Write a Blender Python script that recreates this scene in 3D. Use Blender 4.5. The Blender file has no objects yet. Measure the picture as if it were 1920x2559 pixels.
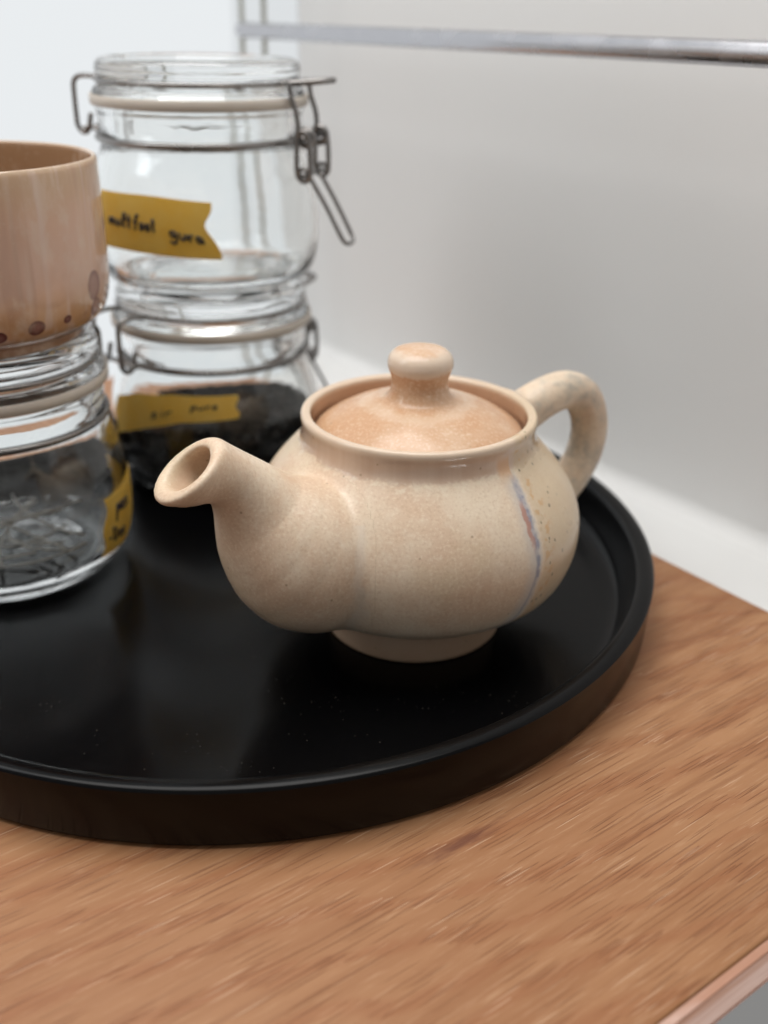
import bpy, bmesh, math, random
import numpy as np
from mathutils import Vector, Matrix

random.seed(7); rng = np.random.default_rng(7)
sc = bpy.context.scene
col = sc.collection
S = 0.23                       # metres per design unit (1 unit = height of the lens above the tray floor)
YAW = 0.64259                  # direction of the wood grain in plan
G = np.array([math.cos(YAW), math.sin(YAW), 0.0])
W = np.array([-math.sin(YAW), math.cos(YAW), 0.0])
def gw(g, w, z): return g * G + w * W + np.array([0, 0, z])

# ------------------------------------------------------------------ camera
PITCH, ROLL, FPX = 0.44913, 0.01894, 2587.14
fw = Vector((0, math.cos(PITCH), -math.sin(PITCH)))
rt, up = Vector((1, 0, 0)), Vector((0, math.sin(PITCH), math.cos(PITCH)))
r2 = rt * math.cos(ROLL) + up * math.sin(ROLL)
u2 = -rt * math.sin(ROLL) + up * math.cos(ROLL)
cd = bpy.data.cameras.new('camera')
cam = bpy.data.objects.new('camera', cd); col.objects.link(cam)
M = Matrix((r2, u2, -fw)).transposed().to_4x4(); M.translation = Vector((0, 0, 1.0 * S))
cam.matrix_world = M
cd.sensor_fit = 'VERTICAL'; cd.sensor_height = 36; cd.lens = 36 * FPX / 2559
cd.clip_start = 0.01; cd.clip_end = 50
cd.dof.use_dof = True; cd.dof.focus_distance = 1.48 * S; cd.dof.aperture_fstop = 5.7
cd.dof.aperture_blades = 7
sc.camera = cam

# ------------------------------------------------------------------ world, lamps, exposure
world = bpy.data.worlds.new('World'); sc.world = world; world.use_nodes = True
bg = world.node_tree.nodes['Background']
bg.inputs[0].default_value = (1.0, 0.985, 0.96, 1); bg.inputs[1].default_value = 0.23
def area_lamp(name, loc, target, sx, sy, watts, colour):
    d = bpy.data.lights.new(name, 'AREA'); d.shape = 'RECTANGLE'; d.size = sx * S; d.size_y = sy * S
    d.energy = watts; d.color = colour
    o = bpy.data.objects.new(name, d); col.objects.link(o)
    o.location = Vector(loc) * S
    o.rotation_euler = (Vector(target) - Vector(loc)).to_track_quat('-Z', 'Y').to_euler()
    return o
area_lamp('ceiling_light', (0.0, 2.5, 4.3), (0.1, 1.6, 0), 6.0, 4.6, 24.0, (1.0, 0.985, 0.96))
area_lamp('window_light', tuple(gw(-1.7, 2.6, 2.7)), (0.0, 1.7, 0.1), 1.4, 2.0, 1.6, (0.93, 0.97, 1.0))
area_lamp('edge_fill_light', (1.15, -0.45, -1.5), (0.75, 1.2, -0.05), 2.0, 1.2, 2.2, (1.0, 0.985, 0.97))  # added unseen fill lamp, lifts the board's front edge from below
sc.view_settings.view_transform = 'Standard'; sc.view_settings.look = 'None'
sc.view_settings.exposure = 0.08; sc.view_settings.gamma = 1.0
cy = sc.cycles
cy.max_bounces = 20; cy.transmission_bounces = 18; cy.glossy_bounces = 8; cy.diffuse_bounces = 4
cy.transparent_max_bounces = 12; cy.caustics_refractive = True; cy.caustics_reflective = True
cy.blur_glossy = 0.6; cy.sample_clamp_indirect = 6.0
cy.use_denoising = True
try: cy.denoiser = 'OPENIMAGEDENOISE'; cy.denoising_input_passes = 'RGB_ALBEDO_NORMAL'
except Exception: pass

# ------------------------------------------------------------------ node helper
class Nodes:
    def __init__(s, name):
        s.m = bpy.data.materials.new(name); s.m.use_nodes = True
        s.t = s.m.node_tree; s.t.nodes.clear()
        s.out = s.t.nodes.new('ShaderNodeOutputMaterial')
    def n(s, typ, **kw):
        nd = s.t.nodes.new(typ)
        for k, v in kw.items():
            if k == 'ins':
                for i, val in v.items(): s.put(nd.inputs[i], val)
            else: setattr(nd, k, v)
        return nd
    def put(s, sock, val):
        if isinstance(val, bpy.types.NodeSocket): s.t.links.new(val, sock)
        elif isinstance(val, bpy.types.Node): s.t.links.new(val.outputs[0], sock)
        elif isinstance(val, (tuple, list)) and len(val) == 3 and sock.type == 'RGBA': sock.default_value = (*val, 1)
        else: sock.default_value = val
    def math(s, op, a, b=None, c=None, clamp=False):
        nd = s.n('ShaderNodeMath', operation=op, use_clamp=clamp)
        for i, v in enumerate((a, b, c)):
            if v is not None: s.put(nd.inputs[i], v)
        return nd.outputs[0]
    def ramp(s, fac, a, b, lo=0.0, hi=1.0, smooth=True):
        nd = s.n('ShaderNodeMapRange', interpolation_type='SMOOTHSTEP' if smooth else 'LINEAR')
        for i, v in enumerate((fac, a, b, lo, hi)): s.put(nd.inputs[i], v)
        return nd.outputs[0]
    def mix(s, fac, a, b, mode='MIX'):
        nd = s.n('ShaderNodeMix', data_type='RGBA', blend_type=mode)
        s.put(nd.inputs[0], fac); s.put(nd.inputs[6], a); s.put(nd.inputs[7], b)
        return nd.outputs[2]
    def noise(s, vec, scale, detail=3, rough=0.55, dist=0.0):
        nd = s.n('ShaderNodeTexNoise'); s.put(nd.inputs['Vector'], vec)
        for k, v in (('Scale', scale), ('Detail', detail), ('Roughness', rough), ('Distortion', dist)): s.put(nd.inputs[k], v)
        return nd.outputs[0]
    def obj(s): return s.n('ShaderNodeTexCoord').outputs['Object']
    def mapping(s, vec, scale=(1, 1, 1), loc=(0, 0, 0), rot=(0, 0, 0)):
        nd = s.n('ShaderNodeMapping'); s.put(nd.inputs[0], vec)
        nd.inputs[1].default_value = loc; nd.inputs[2].default_value = rot; nd.inputs[3].default_value = scale
        return nd.outputs[0]
    def attr(s, name): return s.n('ShaderNodeAttribute', attribute_name=name).outputs['Fac']
    def sep(s, vec):
        nd = s.n('ShaderNodeSeparateXYZ'); s.put(nd.inputs[0], vec); return nd.outputs
    def comb(s, x, y, z):
        nd = s.n('ShaderNodeCombineXYZ')
        for i, v in enumerate((x, y, z)): s.put(nd.inputs[i], v)
        return nd.outputs[0]
    def bump(s, h, strength=0.2, dist=0.001):
        nd = s.n('ShaderNodeBump'); nd.inputs['Strength'].default_value = strength; nd.inputs['Distance'].default_value = dist
        s.put(nd.inputs['Height'], h); return nd.outputs[0]
    def bsdf(s, **kw):
        nd = s.n('ShaderNodeBsdfPrincipled')
        for k, v in kw.items():
            s.put(nd.inputs[k.replace('_', ' ')], v)
        return nd
    def done(s, shader):
        s.t.links.new(shader.outputs[0], s.out.inputs[0]); return s.m

# ------------------------------------------------------------------ mesh helpers (all coordinates in design units)
def mesh_obj(name, verts, faces, mat, parent=None, smooth=True, normals=None, attrs=None, angle=None):
    me = bpy.data.meshes.new(name)
    me.from_pydata([tuple(v) for v in (np.asarray(verts, float) * S)], [], [tuple(int(i) for i in f) for f in faces])
    me.update()
    me.polygons.foreach_set('use_smooth', [smooth] * len(me.polygons))
    if attrs:
        for k, a in attrs.items():
            at = me.attributes.new(k, 'FLOAT', 'POINT'); at.data.foreach_set('value', np.asarray(a, np.float32))
    if normals is not None: me.normals_split_custom_set_from_vertices([tuple(v) for v in normals])
    if angle: me.set_sharp_from_angle(angle=math.radians(angle))
    me.materials.append(mat)
    o = bpy.data.objects.new(name, me); col.objects.link(o)
    if parent: o.parent = parent
    return o
def tag(o, label=None, cat=None, group=None, kind=None):
    for k, v in (('label', label), ('category', cat), ('group', group), ('kind', kind)):
        if v: o[k] = v
    return o
def thing(name, loc, label, cat, group=None, rz=0.0):
    o = bpy.data.objects.new(name, None); col.objects.link(o)
    o.empty_display_size = 0.02
    o.location = Vector(loc) * S; o.rotation_euler = (0, 0, rz)
    return tag(o, label, cat, group)
def spline(pts, sub=6):
    """Catmull-Rom through 2-D/3-D points"""
    P = np.asarray(pts, float); n = len(P); out = []
    for i in range(n - 1):
        p0 = P[max(i - 1, 0)]; p1 = P[i]; p2 = P[i + 1]; p3 = P[min(i + 2, n - 1)]
        for k in range(sub):
            t = k / sub
            out.append(0.5 * ((2 * p1) + (-p0 + p2) * t + (2 * p0 - 5 * p1 + 4 * p2 - p3) * t * t + (-p0 + 3 * p1 - 3 * p2 + p3) * t ** 3))
    out.append(P[-1]); return np.array(out)
def lathe(prof, seg=96, wobble=None, closed=False):
    """prof: list of (r,z); r==0 points become poles"""
    V, F, rings = [], [], []
    for r, z in prof:
        if r < 1e-9:
            V.append((0, 0, z)); rings.append([len(V) - 1])
        else:
            ids = []
            for k in range(seg):
                a = 2 * math.pi * k / seg
                rr = r if wobble is None else r * (1 + wobble(a, z))
                V.append((rr * math.cos(a), rr * math.sin(a), z)); ids.append(len(V) - 1)
            rings.append(ids)
    n = len(rings)
    for i in range(n if closed else n - 1):
        A, B = rings[i], rings[(i + 1) % n]
        for k in range(seg):
            k2 = (k + 1) % seg
            if len(A) == 1 and len(B) == 1: continue
            if len(A) == 1: F.append((A[0], B[k2], B[k]))
            elif len(B) == 1: F.append((A[k], A[k2], B[0]))
            else: F.append((A[k], A[k2], B[k2], B[k]))
    return V, F
def tube(path, rad, seg=10, closed=False, V=None, F=None):
    V = [] if V is None else V; F = [] if F is None else F
    P = [Vector(p) for p in path]; n = len(P)
    rad = rad if hasattr(rad, '__len__') else [rad] * n
    prev = None; rings = []
    for i in range(n):
        a = P[(i - 1) % n] if closed or i > 0 else P[i]
        b = P[(i + 1) % n] if closed or i < n - 1 else P[i]
        t = (b - a).normalized()
        if prev is None:
            ref = Vector((0, 0, 1)) if abs(t.z) < 0.9 else Vector((1, 0, 0))
            nrm = t.cross(ref).normalized()
        else:
            nrm = (prev - t * prev.dot(t)).normalized()
        prev = nrm; bi = t.cross(nrm)
        ids = []
        for k in range(seg):
            q = 2 * math.pi * k / seg
            V.append(tuple(P[i] + (nrm * math.cos(q) + bi * math.sin(q)) * rad[i])); ids.append(len(V) - 1)
        rings.append(ids)
    for i in range(n if closed else n - 1):
        A, B = rings[i], rings[(i + 1) % n]
        for k in range(seg): F.append((A[k], A[(k + 1) % seg], B[(k + 1) % seg], B[k]))
    if not closed:
        F.append(tuple(reversed(rings[0]))); F.append(tuple(rings[-1]))
    return V, F
def box(x0, x1, y0, y1, z0, z1, bevel=0.0, seg=3):
    bm = bmesh.new()
    bmesh.ops.create_cube(bm, size=1)
    for v in bm.verts: v.co = ((x0 + x1) / 2 + v.co.x * (x1 - x0), (y0 + y1) / 2 + v.co.y * (y1 - y0), (z0 + z1) / 2 + v.co.z * (z1 - z0))
    if bevel: bmesh.ops.bevel(bm, geom=bm.edges[:], offset=bevel, segments=seg, profile=0.5, affect='EDGES')
    V = [tuple(v.co) for v in bm.verts]; bm.verts.index_update(); F = [tuple(v.index for v in f.verts) for f in bm.faces]
    bm.free(); return V, F

# ------------------------------------------------------------------ materials
def mat_wall():
    N = Nodes('painted_wall'); c = N.obj()
    n = N.noise(c, 3.0, 3); f = N.noise(c, 420.0, 2)
    colr = N.mix(n, (0.715, 0.712, 0.702), (0.74, 0.737, 0.727))
    return N.done(N.bsdf(Base_Color=colr, Roughness=0.75, Normal=N.bump(f, 0.08, 0.0006)))
def mat_white(name, colr, rough=0.5):
    N = Nodes(name); c = N.obj(); f = N.noise(c, 60.0, 3)
    k = N.mix(f, tuple(x * 0.96 for x in colr), colr)
    return N.done(N.bsdf(Base_Color=k, Roughness=rough))
def mat_blind(name='backlit_white_blind', power=0.86):
    N = Nodes(name); c = N.obj()
    n = N.noise(c, 1.2, 2)
    e = N.n('ShaderNodeEmission'); N.put(e.inputs[0], N.mix(n, (0.875, 0.915, 0.94), (0.925, 0.95, 0.965))); e.inputs[1].default_value = power
    return N.done(e)
def mat_wood():
    N = Nodes('oiled_oak'); c = N.obj(); s = N.sep(c)
    warp = N.math('SUBTRACT', N.noise(N.mapping(c, (5, 16, 10)), 1.0, 3), 0.5)
    y = N.math('ADD', s[1], N.math('MULTIPLY', warp, 0.006))
    v = N.comb(s[0], y, s[2])
    # growth rings cut at a slant: broad reddish bands that wander across the grain
    rc = N.math('ADD', N.math('MULTIPLY', s[1], 62.0), N.math('MULTIPLY', s[0], 15.0))
    rc = N.math('ADD', rc, N.math('MULTIPLY', N.noise(N.mapping(c, (6.5, 15, 10), (2, 0, 0)), 1.0, 3, 0.55), 3.6))
    band = N.math('SINE', N.math('MULTIPLY', rc, 6.2832))
    rag = N.math('MULTIPLY', N.math('SUBTRACT', N.noise(N.mapping(v, (40, 700, 300)), 1.0, 3, 0.6), 0.5), 1.3)
    early = N.ramp(N.math('ADD', band, rag), 0.0, 1.1)
    streak = N.noise(N.mapping(v, (5, 170, 100)), 1.0, 4, 0.6)
    hair = N.noise(N.mapping(v, (70, 1100, 500)), 1.0, 4, 0.65)
    cloud = N.noise(N.mapping(v, (7, 30, 20)), 1.0, 3, 0.55)
    base = N.mix(N.ramp(cloud, 0.32, 0.68), (0.350, 0.165, 0.075), (0.430, 0.220, 0.106))
    base = N.mix(N.ramp(streak, 0.42, 0.66, 0.0, 0.50), base, (0.280, 0.115, 0.046))
    base = N.mix(N.math('MULTIPLY', early, 0.42), base, (0.300, 0.110, 0.044))
    base = N.mix(N.ramp(hair, 0.52, 0.70, 0.0, 0.35), base, (0.560, 0.345, 0.205))
    # open pores: crisp thin dashes, denser in the reddish bands
    def dashes(su, sv, ox, oy, r0, r1, dens):
        vo = N.n('ShaderNodeTexVoronoi', voronoi_dimensions='2D'); vo.inputs['Scale'].default_value = 1.0
        N.put(vo.inputs['Vector'], N.mapping(v, (su, sv, 1), (ox, oy, 0)))
        keep = N.math('GREATER_THAN', N.sep(vo.outputs['Color'])[0], N.math('SUBTRACT', 1.0, dens))
        return N.math('MULTIPLY', N.ramp(vo.outputs['Distance'], r1, r0), keep), N.sep(vo.outputs['Color'])[1]
    d1, c1 = dashes(36, 1300, 0.3, 0.7, 0.16, 0.32, N.math('ADD', 0.26, N.math('MULTIPLY', early, 0.55)))
    d2, c2 = dashes(10, 620, 5.3, 2.7, 0.12, 0.25, N.math('ADD', 0.45, N.math('MULTIPLY', early, 0.30)))
    d3, c3 = dashes(4.5, 240, 9.1, 4.4, 0.08, 0.30, 0.55)
    base = N.mix(N.math('MULTIPLY', d3, 0.34), base, (0.235, 0.098, 0.044))
    base = N.mix(N.math('MULTIPLY', d2, N.math('ADD', 0.30, N.math('MULTIPLY', c2, 0.35))), base, (0.205, 0.082, 0.036))
    base = N.mix(N.math('MULTIPLY', d1, N.math('ADD', 0.30, N.math('MULTIPLY', c1, 0.45))), base, (0.175, 0.066, 0.028))
    dark = N.math('MAXIMUM', d1, d2)
    # pale torn fibres, in patches
    fm = N.math('MULTIPLY', early, N.ramp(N.noise(N.mapping(v, (9, 40, 30), (5, 2, 0)), 1.0, 3, 0.6), 0.46, 0.62))
    d4, c4 = dashes(34, 1250, 3.1, 1.7, 0.14, 0.26, N.math('ADD', 0.03, N.math('MULTIPLY', fm, 0.55)))
    pale = N.math('MULTIPLY', d4, N.math('ADD', 0.25, N.math('MULTIPLY', c4, 0.45)))
    base = N.mix(pale, base, (0.66, 0.44, 0.29))
    # a small reddish knot scar
    kd = N.n('ShaderNodeVectorMath', operation='LENGTH')
    N.put(kd.inputs[0], N.mapping(v, (42, 260, 0), (-42 * KNOT[0], -260 * KNOT[1], 0)))
    kn = N.math('ADD', kd.outputs['Value'], N.math('MULTIPLY', N.math('SUBTRACT', N.noise(N.mapping(c, (90, 500, 100)), 1.0, 3), 0.5), 1.5))
    base = N.mix(N.ramp(kn, 1.0, 0.15, 0.0, 0.80), base, (0.155, 0.055, 0.032))
    # tiny pits
    vo = N.n('ShaderNodeTexVoronoi'); N.put(vo.inputs['Vector'], c); vo.inputs['Scale'].default_value = 42
    pit = N.math('MULTIPLY', N.ramp(vo.outputs['Distance'], 0.045, 0.020), N.math('GREATER_THAN', N.sep(vo.outputs['Color'])[0], 0.82))
    base = N.mix(N.math('MULTIPLY', pit, 0.8), base, (0.10, 0.045, 0.025))
    h = N.math('SUBTRACT', N.math('ADD', N.math('MULTIPLY', hair, 0.35), N.math('MULTIPLY', pale, 0.6)), dark)
    rough = N.ramp(hair, 0.2, 0.8, 0.40, 0.58)
    return N.done(N.bsdf(Base_Color=base, Roughness=rough, Specular_IOR_Level=0.30, Normal=N.bump(h, 0.30, 0.0006)))
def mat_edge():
    N = Nodes('oak_edge_lit_tint'); c = N.obj()  # light caught by the board's edge is put into this paler colour
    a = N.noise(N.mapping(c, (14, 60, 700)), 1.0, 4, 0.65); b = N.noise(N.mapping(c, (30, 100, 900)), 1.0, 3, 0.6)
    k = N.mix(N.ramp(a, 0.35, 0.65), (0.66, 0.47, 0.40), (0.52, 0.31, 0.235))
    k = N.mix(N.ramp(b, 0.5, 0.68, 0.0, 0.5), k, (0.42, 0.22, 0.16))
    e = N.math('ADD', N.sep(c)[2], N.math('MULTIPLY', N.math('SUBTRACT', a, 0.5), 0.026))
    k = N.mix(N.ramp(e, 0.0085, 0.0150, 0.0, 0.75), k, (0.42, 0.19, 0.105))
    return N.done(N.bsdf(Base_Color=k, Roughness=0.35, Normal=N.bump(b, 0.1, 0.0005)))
def mat_tray():
    N = Nodes('black_tray_lacquer'); c = N.obj()
    grain = N.noise(N.mapping(c, (18, 160, 60)), 1.0, 4, 0.6)
    big = N.noise(c, 9.0, 3)
    base = N.mix(big, (0.0018, 0.0018, 0.0023), (0.0028, 0.0027, 0.0028))
    vo = N.n('ShaderNodeTexVoronoi'); N.put(vo.inputs['Vector'], c); vo.inputs['Scale'].default_value = 900
    r = N.sep(vo.outputs['Color'])
    patch = N.ramp(N.noise(c, 26, 3, 0.6), 0.50, 0.68)
    lim = N.math('SUBTRACT', 0.988, N.math('MULTIPLY', patch, 0.22))
    dust = N.math('MULTIPLY', N.ramp(vo.outputs['Distance'], 0.30, 0.12), N.math('GREATER_THAN', r[0], lim))
    dust = N.math('MULTIPLY', dust, N.math('MULTIPLY', N.math('LESS_THAN', N.sep(c)[2], 0.0004), N.math('MULTIPLY', r[1], 0.17)))
    base = N.mix(dust, base, (0.42, 0.36, 0.29))
    rough = N.math('ADD', N.ramp(big, 0.3, 0.7, 0.15, 0.22), N.math('MULTIPLY', dust, 0.4))
    return N.done(N.bsdf(Base_Color=base, Roughness=rough, Specular_IOR_Level=0.15, Normal=N.bump(grain, 0.05, 0.0006)))
def mat_glass():
    N = Nodes('clear_glass'); c = N.obj()
    w = N.noise(c, 34.0, 2); v = N.noise(N.mapping(c, (1, 1, 4)), 60.0, 2)
    h = N.math('ADD', w, N.math('MULTIPLY', v, 0.4))
    return N.done(N.bsdf(Base_Color=(0.985, 0.995, 0.99), Roughness=0.0, IOR=1.5, Transmission_Weight=1.0,
                         Normal=N.bump(h, 0.05, 0.003)))
def mat_wire(name='steel_wire', colr=(0.30, 0.285, 0.275), rough=0.22):
    N = Nodes(name); c = N.obj(); n = N.noise(c, 40, 2)
    return N.done(N.bsdf(Base_Color=N.mix(n, tuple(x * .85 for x in colr), colr), Metallic=1.0, Roughness=N.ramp(n, 0.3, 0.7, rough, rough + 0.14)))
def mat_gasket():
    N = Nodes('cream_rubber'); c = N.obj(); n = N.noise(c, 120, 3)
    return N.done(N.bsdf(Base_Color=N.mix(n, (0.56, 0.50, 0.43), (0.62, 0.56, 0.49)), Roughness=0.5, Subsurface_Weight=0.15, Subsurface_Radius=(0.004, 0.003, 0.002)))
def mat_tape():
    N = Nodes('yellow_paper_tape'); c = N.obj()
    n = N.noise(c, 90, 4, 0.6); f = N.noise(N.mapping(c, (1, 1, 3)), 700, 2)
    k = N.mix(N.ramp(n, 0.3, 0.7), (0.98, 0.73, 0.18), (0.98, 0.78, 0.27))
    k = N.mix(N.math('MULTIPLY', f, 0.22), k, (0.62, 0.36, 0.05))
    d = N.bsdf(Base_Color=k, Roughness=0.55, Specular_IOR_Level=0.3, Normal=N.bump(f, 0.2, 0.0004))
    t = N.n('ShaderNodeBsdfTranslucent'); N.put(t.inputs[0], k)
    mx = N.n('ShaderNodeMixShader'); mx.inputs[0].default_value = 0.68
    N.t.links.new(d.outputs[0], mx.inputs[1]); N.t.links.new(t.outputs[0], mx.inputs[2])
    return N.done(mx)
def mat_ink():
    N = Nodes('black_marker_ink'); n = N.noise(N.obj(), 900, 2)
    return N.done(N.bsdf(Base_Color=N.mix(n, (0.012, 0.010, 0.012), (0.035, 0.028, 0.030)), Roughness=0.5))
def mat_tea():
    N = Nodes('black_tea_leaf')
    g = N.n('ShaderNodeNewGeometry').outputs['Random Per Island']
    k = N.mix(g, (0.010, 0.009, 0.010), (0.040, 0.030, 0.022))
    k = N.mix(N.math('GREATER_THAN', g, 0.96), k, (0.07, 0.045, 0.024))
    return N.done(N.bsdf(Base_Color=k, Roughness=0.55))
def mat_glaze(lid=False):
    N = Nodes('peach_cream_glaze_lid' if lid else 'peach_cream_glaze'); c = N.obj(); s = N.sep(c)
    n1 = N.noise(c, 22.0, 4, 0.6); n2 = N.noise(c, 60.0, 4, 0.65, 0.3); n3 = N.noise(c, 260.0, 3, 0.6); n4 = N.noise(c, 900.0, 2, 0.6)
    drip = N.noise(N.mapping(c, (90, 90, 14)), 1.0, 4, 0.6)
    cream, peach, yell = (0.775, 0.640, 0.490), (0.695, 0.510, 0.365), (0.690, 0.560, 0.385)
    if lid: cream, peach, yell = (0.660, 0.455, 0.310), (0.580, 0.335, 0.190), (0.590, 0.360, 0.200)
    f = N.math('ADD', N.math('MULTIPLY', n1, 0.55), N.math('ADD', N.math('MULTIPLY', drip, 0.25), N.math('MULTIPLY', n2, 0.20)))
    k = N.mix(N.ramp(f, 0.40, 0.60), cream, peach)
    k = N.mix(N.ramp(N.noise(N.mapping(c, (1, 1, 1), (2, 7, 1)), 16, 3), 0.50, 0.66, 0.0, 0.7), k, yell)
    sp = N.ramp(n3, 0.54, 0.70)
    k = N.mix(N.math('MULTIPLY', sp, 0.22 if lid else 0.30), k, (0.80, 0.67, 0.51))
    k = N.mix(N.ramp(n4, 0.54, 0.66, 0.0, 0.25 if lid else 0.36), k, (0.86, 0.75, 0.60))
    k = N.mix(N.ramp(n4, 0.46, 0.33, 0.0, 0.22), k, (0.46, 0.29, 0.17))
    rough = N.ramp(n1, 0.3, 0.7, 0.27, 0.38)
    spec = 0.42
    vo = N.n('ShaderNodeTexVoronoi'); N.put(vo.inputs['Vector'], c); vo.inputs['Scale'].default_value = 330
    pr = N.sep(vo.outputs['Color'])
    pin = N.math('MULTIPLY', N.ramp(vo.outputs['Distance'], 0.22, 0.10), N.math('GREATER_THAN', pr[0], 0.965))
    if not lid:
        z = s[2]
        # runny glazed collar: glossier, rosier, with a ragged lower border
        edge = N.math('ADD', N.attr('collar'), N.math('MULTIPLY', N.math('SUBTRACT', n2, 0.5), 0.030))
        edge = N.math('ADD', edge, N.math('MULTIPLY', N.math('SUBTRACT', n3, 0.5), 0.014))
        cm = N.ramp(edge, -0.003, 0.003)
        vert = N.noise(N.mapping(c, (130, 130, 3)), 1.0, 3, 0.6)
        ck = N.mix(N.ramp(vert, 0.35, 0.65), (0.63, 0.475, 0.365), (0.575, 0.405, 0.300))
        ck = N.mix(N.ramp(N.attr('lip'), 0.0, 1.0, 0.0, 0.8), ck, (0.70, 0.56, 0.43))
        bead = N.math('MULTIPLY', N.math('SUBTRACT', 1.0, N.ramp(N.math('ABSOLUTE', edge), 0.002, 0.007)), N.ramp(n3, 0.48, 0.60))
        k = N.mix(N.math('MULTIPLY', cm, 0.92), k, ck)
        k = N.mix(N.math('MULTIPLY', bead, 0.65), k, (0.80, 0.68, 0.53))
        rough = N.math('SUBTRACT', rough, N.math('MULTIPLY', cm, 0.28))
        # pale line in the crease between spout and belly
        cr = N.math('ADD', N.attr('crease'), N.math('MULTIPLY', N.math('SUBTRACT', n2, 0.5), 0.05))
        k = N.mix(N.math('MULTIPLY', N.math('SUBTRACT', 1.0, N.ramp(N.math('ABSOLUTE', cr), 0.002, 0.012)), 0.40), k, (0.70, 0.615, 0.52))
        # yellow-ochre side right of the run, with iron specks
        jit = N.math('ADD', N.math('MULTIPLY', N.math('SUBTRACT', n2, 0.5), 0.014), N.math('MULTIPLY', N.math('SUBTRACT', n3, 0.5), 0.014))
        d = N.math('ADD', N.attr('run_d'), jit)
        t = N.attr('run_t')
        och = N.math('MULTIPLY', N.ramp(d, 0.004, 0.016), N.ramp(d, 0.42, 0.12))
        k = N.mix(N.math('MULTIPLY', och, 0.62), k, N.mix(n2, (0.62, 0.465, 0.290), (0.585, 0.465, 0.315)))
        pk = N.mix(N.ramp(n3, 0.50, 0.64), k, (0.62, 0.38, 0.19))
        k = N.mix(N.math('MULTIPLY', N.ramp(d, 0.010, 0.022), N.ramp(d, 0.055, 0.03, 0.0, 0.8)), k, pk)
        sm = N.math('MULTIPLY', N.ramp(d, 0.002, 0.014), N.ramp(d, 0.14, 0.03))
        sv = N.n('ShaderNodeTexVoronoi'); N.put(sv.inputs['Vector'], N.mapping(c, (1, 1, 0.6))); sv.inputs['Scale'].default_value = 520
        sr = N.sep(sv.outputs['Color'])
        sk = N.math('MULTIPLY', N.math('MULTIPLY', N.ramp(sv.outputs['Distance'], 0.34, 0.16), N.math('GREATER_THAN', sr[0], 0.80)), sm)
        k = N.mix(N.math('MULTIPLY', sk, 0.85), k, (0.12, 0.085, 0.045))
        # milky halo, blue-violet core, brick red tongue
        live = N.math('MULTIPLY', N.ramp(t, -0.02, 0.06), N.ramp(t, 1.02, 0.90))
        halo = N.math('MULTIPLY', N.math('MULTIPLY', N.ramp(d, -0.036, -0.006), N.ramp(d, 0.010, 0.004)), live)
        k = N.mix(N.math('MULTIPLY', halo, 0.75), k, (0.585, 0.535, 0.495))
        wcore = N.ramp(t, 0.0, 0.75, 0.0080, 0.0036)
        dc = N.math('DIVIDE', N.math('ABSOLUTE', N.math('ADD', d, 0.003)), wcore)
        core = N.math('MULTIPLY', N.ramp(dc, 1.2, 0.35), live)
        blue = N.mix(N.ramp(n3, 0.38, 0.62), (0.25, 0.26, 0.33), (0.46, 0.42, 0.42))
        k = N.mix(N.math('MULTIPLY', core, N.ramp(t, 0.45, 0.95, 0.88, 0.55)), k, blue)
        red = N.math('MULTIPLY', N.ramp(N.math('DIVIDE', N.math('ABSOLUTE', N.math('ADD', d, 0.008)), wcore), 0.85, 0.35), N.math('MULTIPLY', N.ramp(t, 0.10, 0.16), N.ramp(t, 0.40, 0.26)))
        k = N.mix(N.math('MULTIPLY', red, 0.85), k, (0.47, 0.235, 0.175))
        # orange patch on the collar above the run
        op = N.math('MULTIPLY', N.math('MULTIPLY', N.ramp(N.attr('run_d'), -0.034, -0.022), N.ramp(N.attr('run_d'), -0.001, -0.003)), N.math('MULTIPLY', N.ramp(N.attr('collar'), -0.014, 0.006), N.ramp(N.attr('collar'), 0.034, 0.018)))
        k = N.mix(N.math('MULTIPLY', op, 0.6), k, (0.68, 0.37, 0.18))
        # warmer bare foot and under-belly, thin glaze
        foot = N.ramp(N.attr('height'), 0.10, 0.045)
        k = N.mix(N.math('MULTIPLY', foot, 0.75), k, N.mix(n2, (0.54, 0.345, 0.225), (0.60, 0.405, 0.275)))
        gr = N.math('MULTIPLY', N.math('MULTIPLY', N.attr('handle'), N.ramp(N.noise(N.mapping(c, (1, 1, 1), (4, 4, 4)), 26, 4, 0.65), 0.46, 0.60)), N.ramp(n3, 0.35, 0.6, 0.35, 0.8))
        k = N.mix(gr, k, (0.36, 0.33, 0.285))
        inn = N.attr('inside')
        k = N.mix(inn, k, N.mix(n2, (0.42, 0.25, 0.155), (0.50, 0.32, 0.21)))
    else:
        r = N.attr('lidr')
        ring = N.math('ADD', r, N.math('MULTIPLY', N.math('SUBTRACT', n2, 0.5), 0.05))
        k = N.mix(N.math('MULTIPLY', N.math('SUBTRACT', 1.0, N.ramp(N.math('ABSOLUTE', N.math('SUBTRACT', ring, 0.088)), 0.004, 0.018)), 0.42), k, (0.73, 0.57, 0.43))
        k = N.mix(N.math('MULTIPLY', N.ramp(ring, 0.165, 0.185), 0.5), k, (0.72, 0.55, 0.40))
        kz = N.math('ADD', N.attr('knobz'), N.math('MULTIPLY', N.math('SUBTRACT', n2, 0.5), 0.030))
        k = N.mix(N.math('MULTIPLY', N.math('MULTIPLY', N.ramp(kz, 0.470, 0.478), N.ramp(kz, 0.511, 0.500)), 0.85), k, (0.74, 0.61, 0.49))
        rough = N.ramp(n1, 0.3, 0.7, 0.13, 0.24)
    k = N.mix(N.math('MULTIPLY', pin, 0.55), k, (0.30, 0.19, 0.11))
    h = N.math('ADD', N.math('MULTIPLY', n3, 0.7), N.math('MULTIPLY', n4, 0.35))
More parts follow.
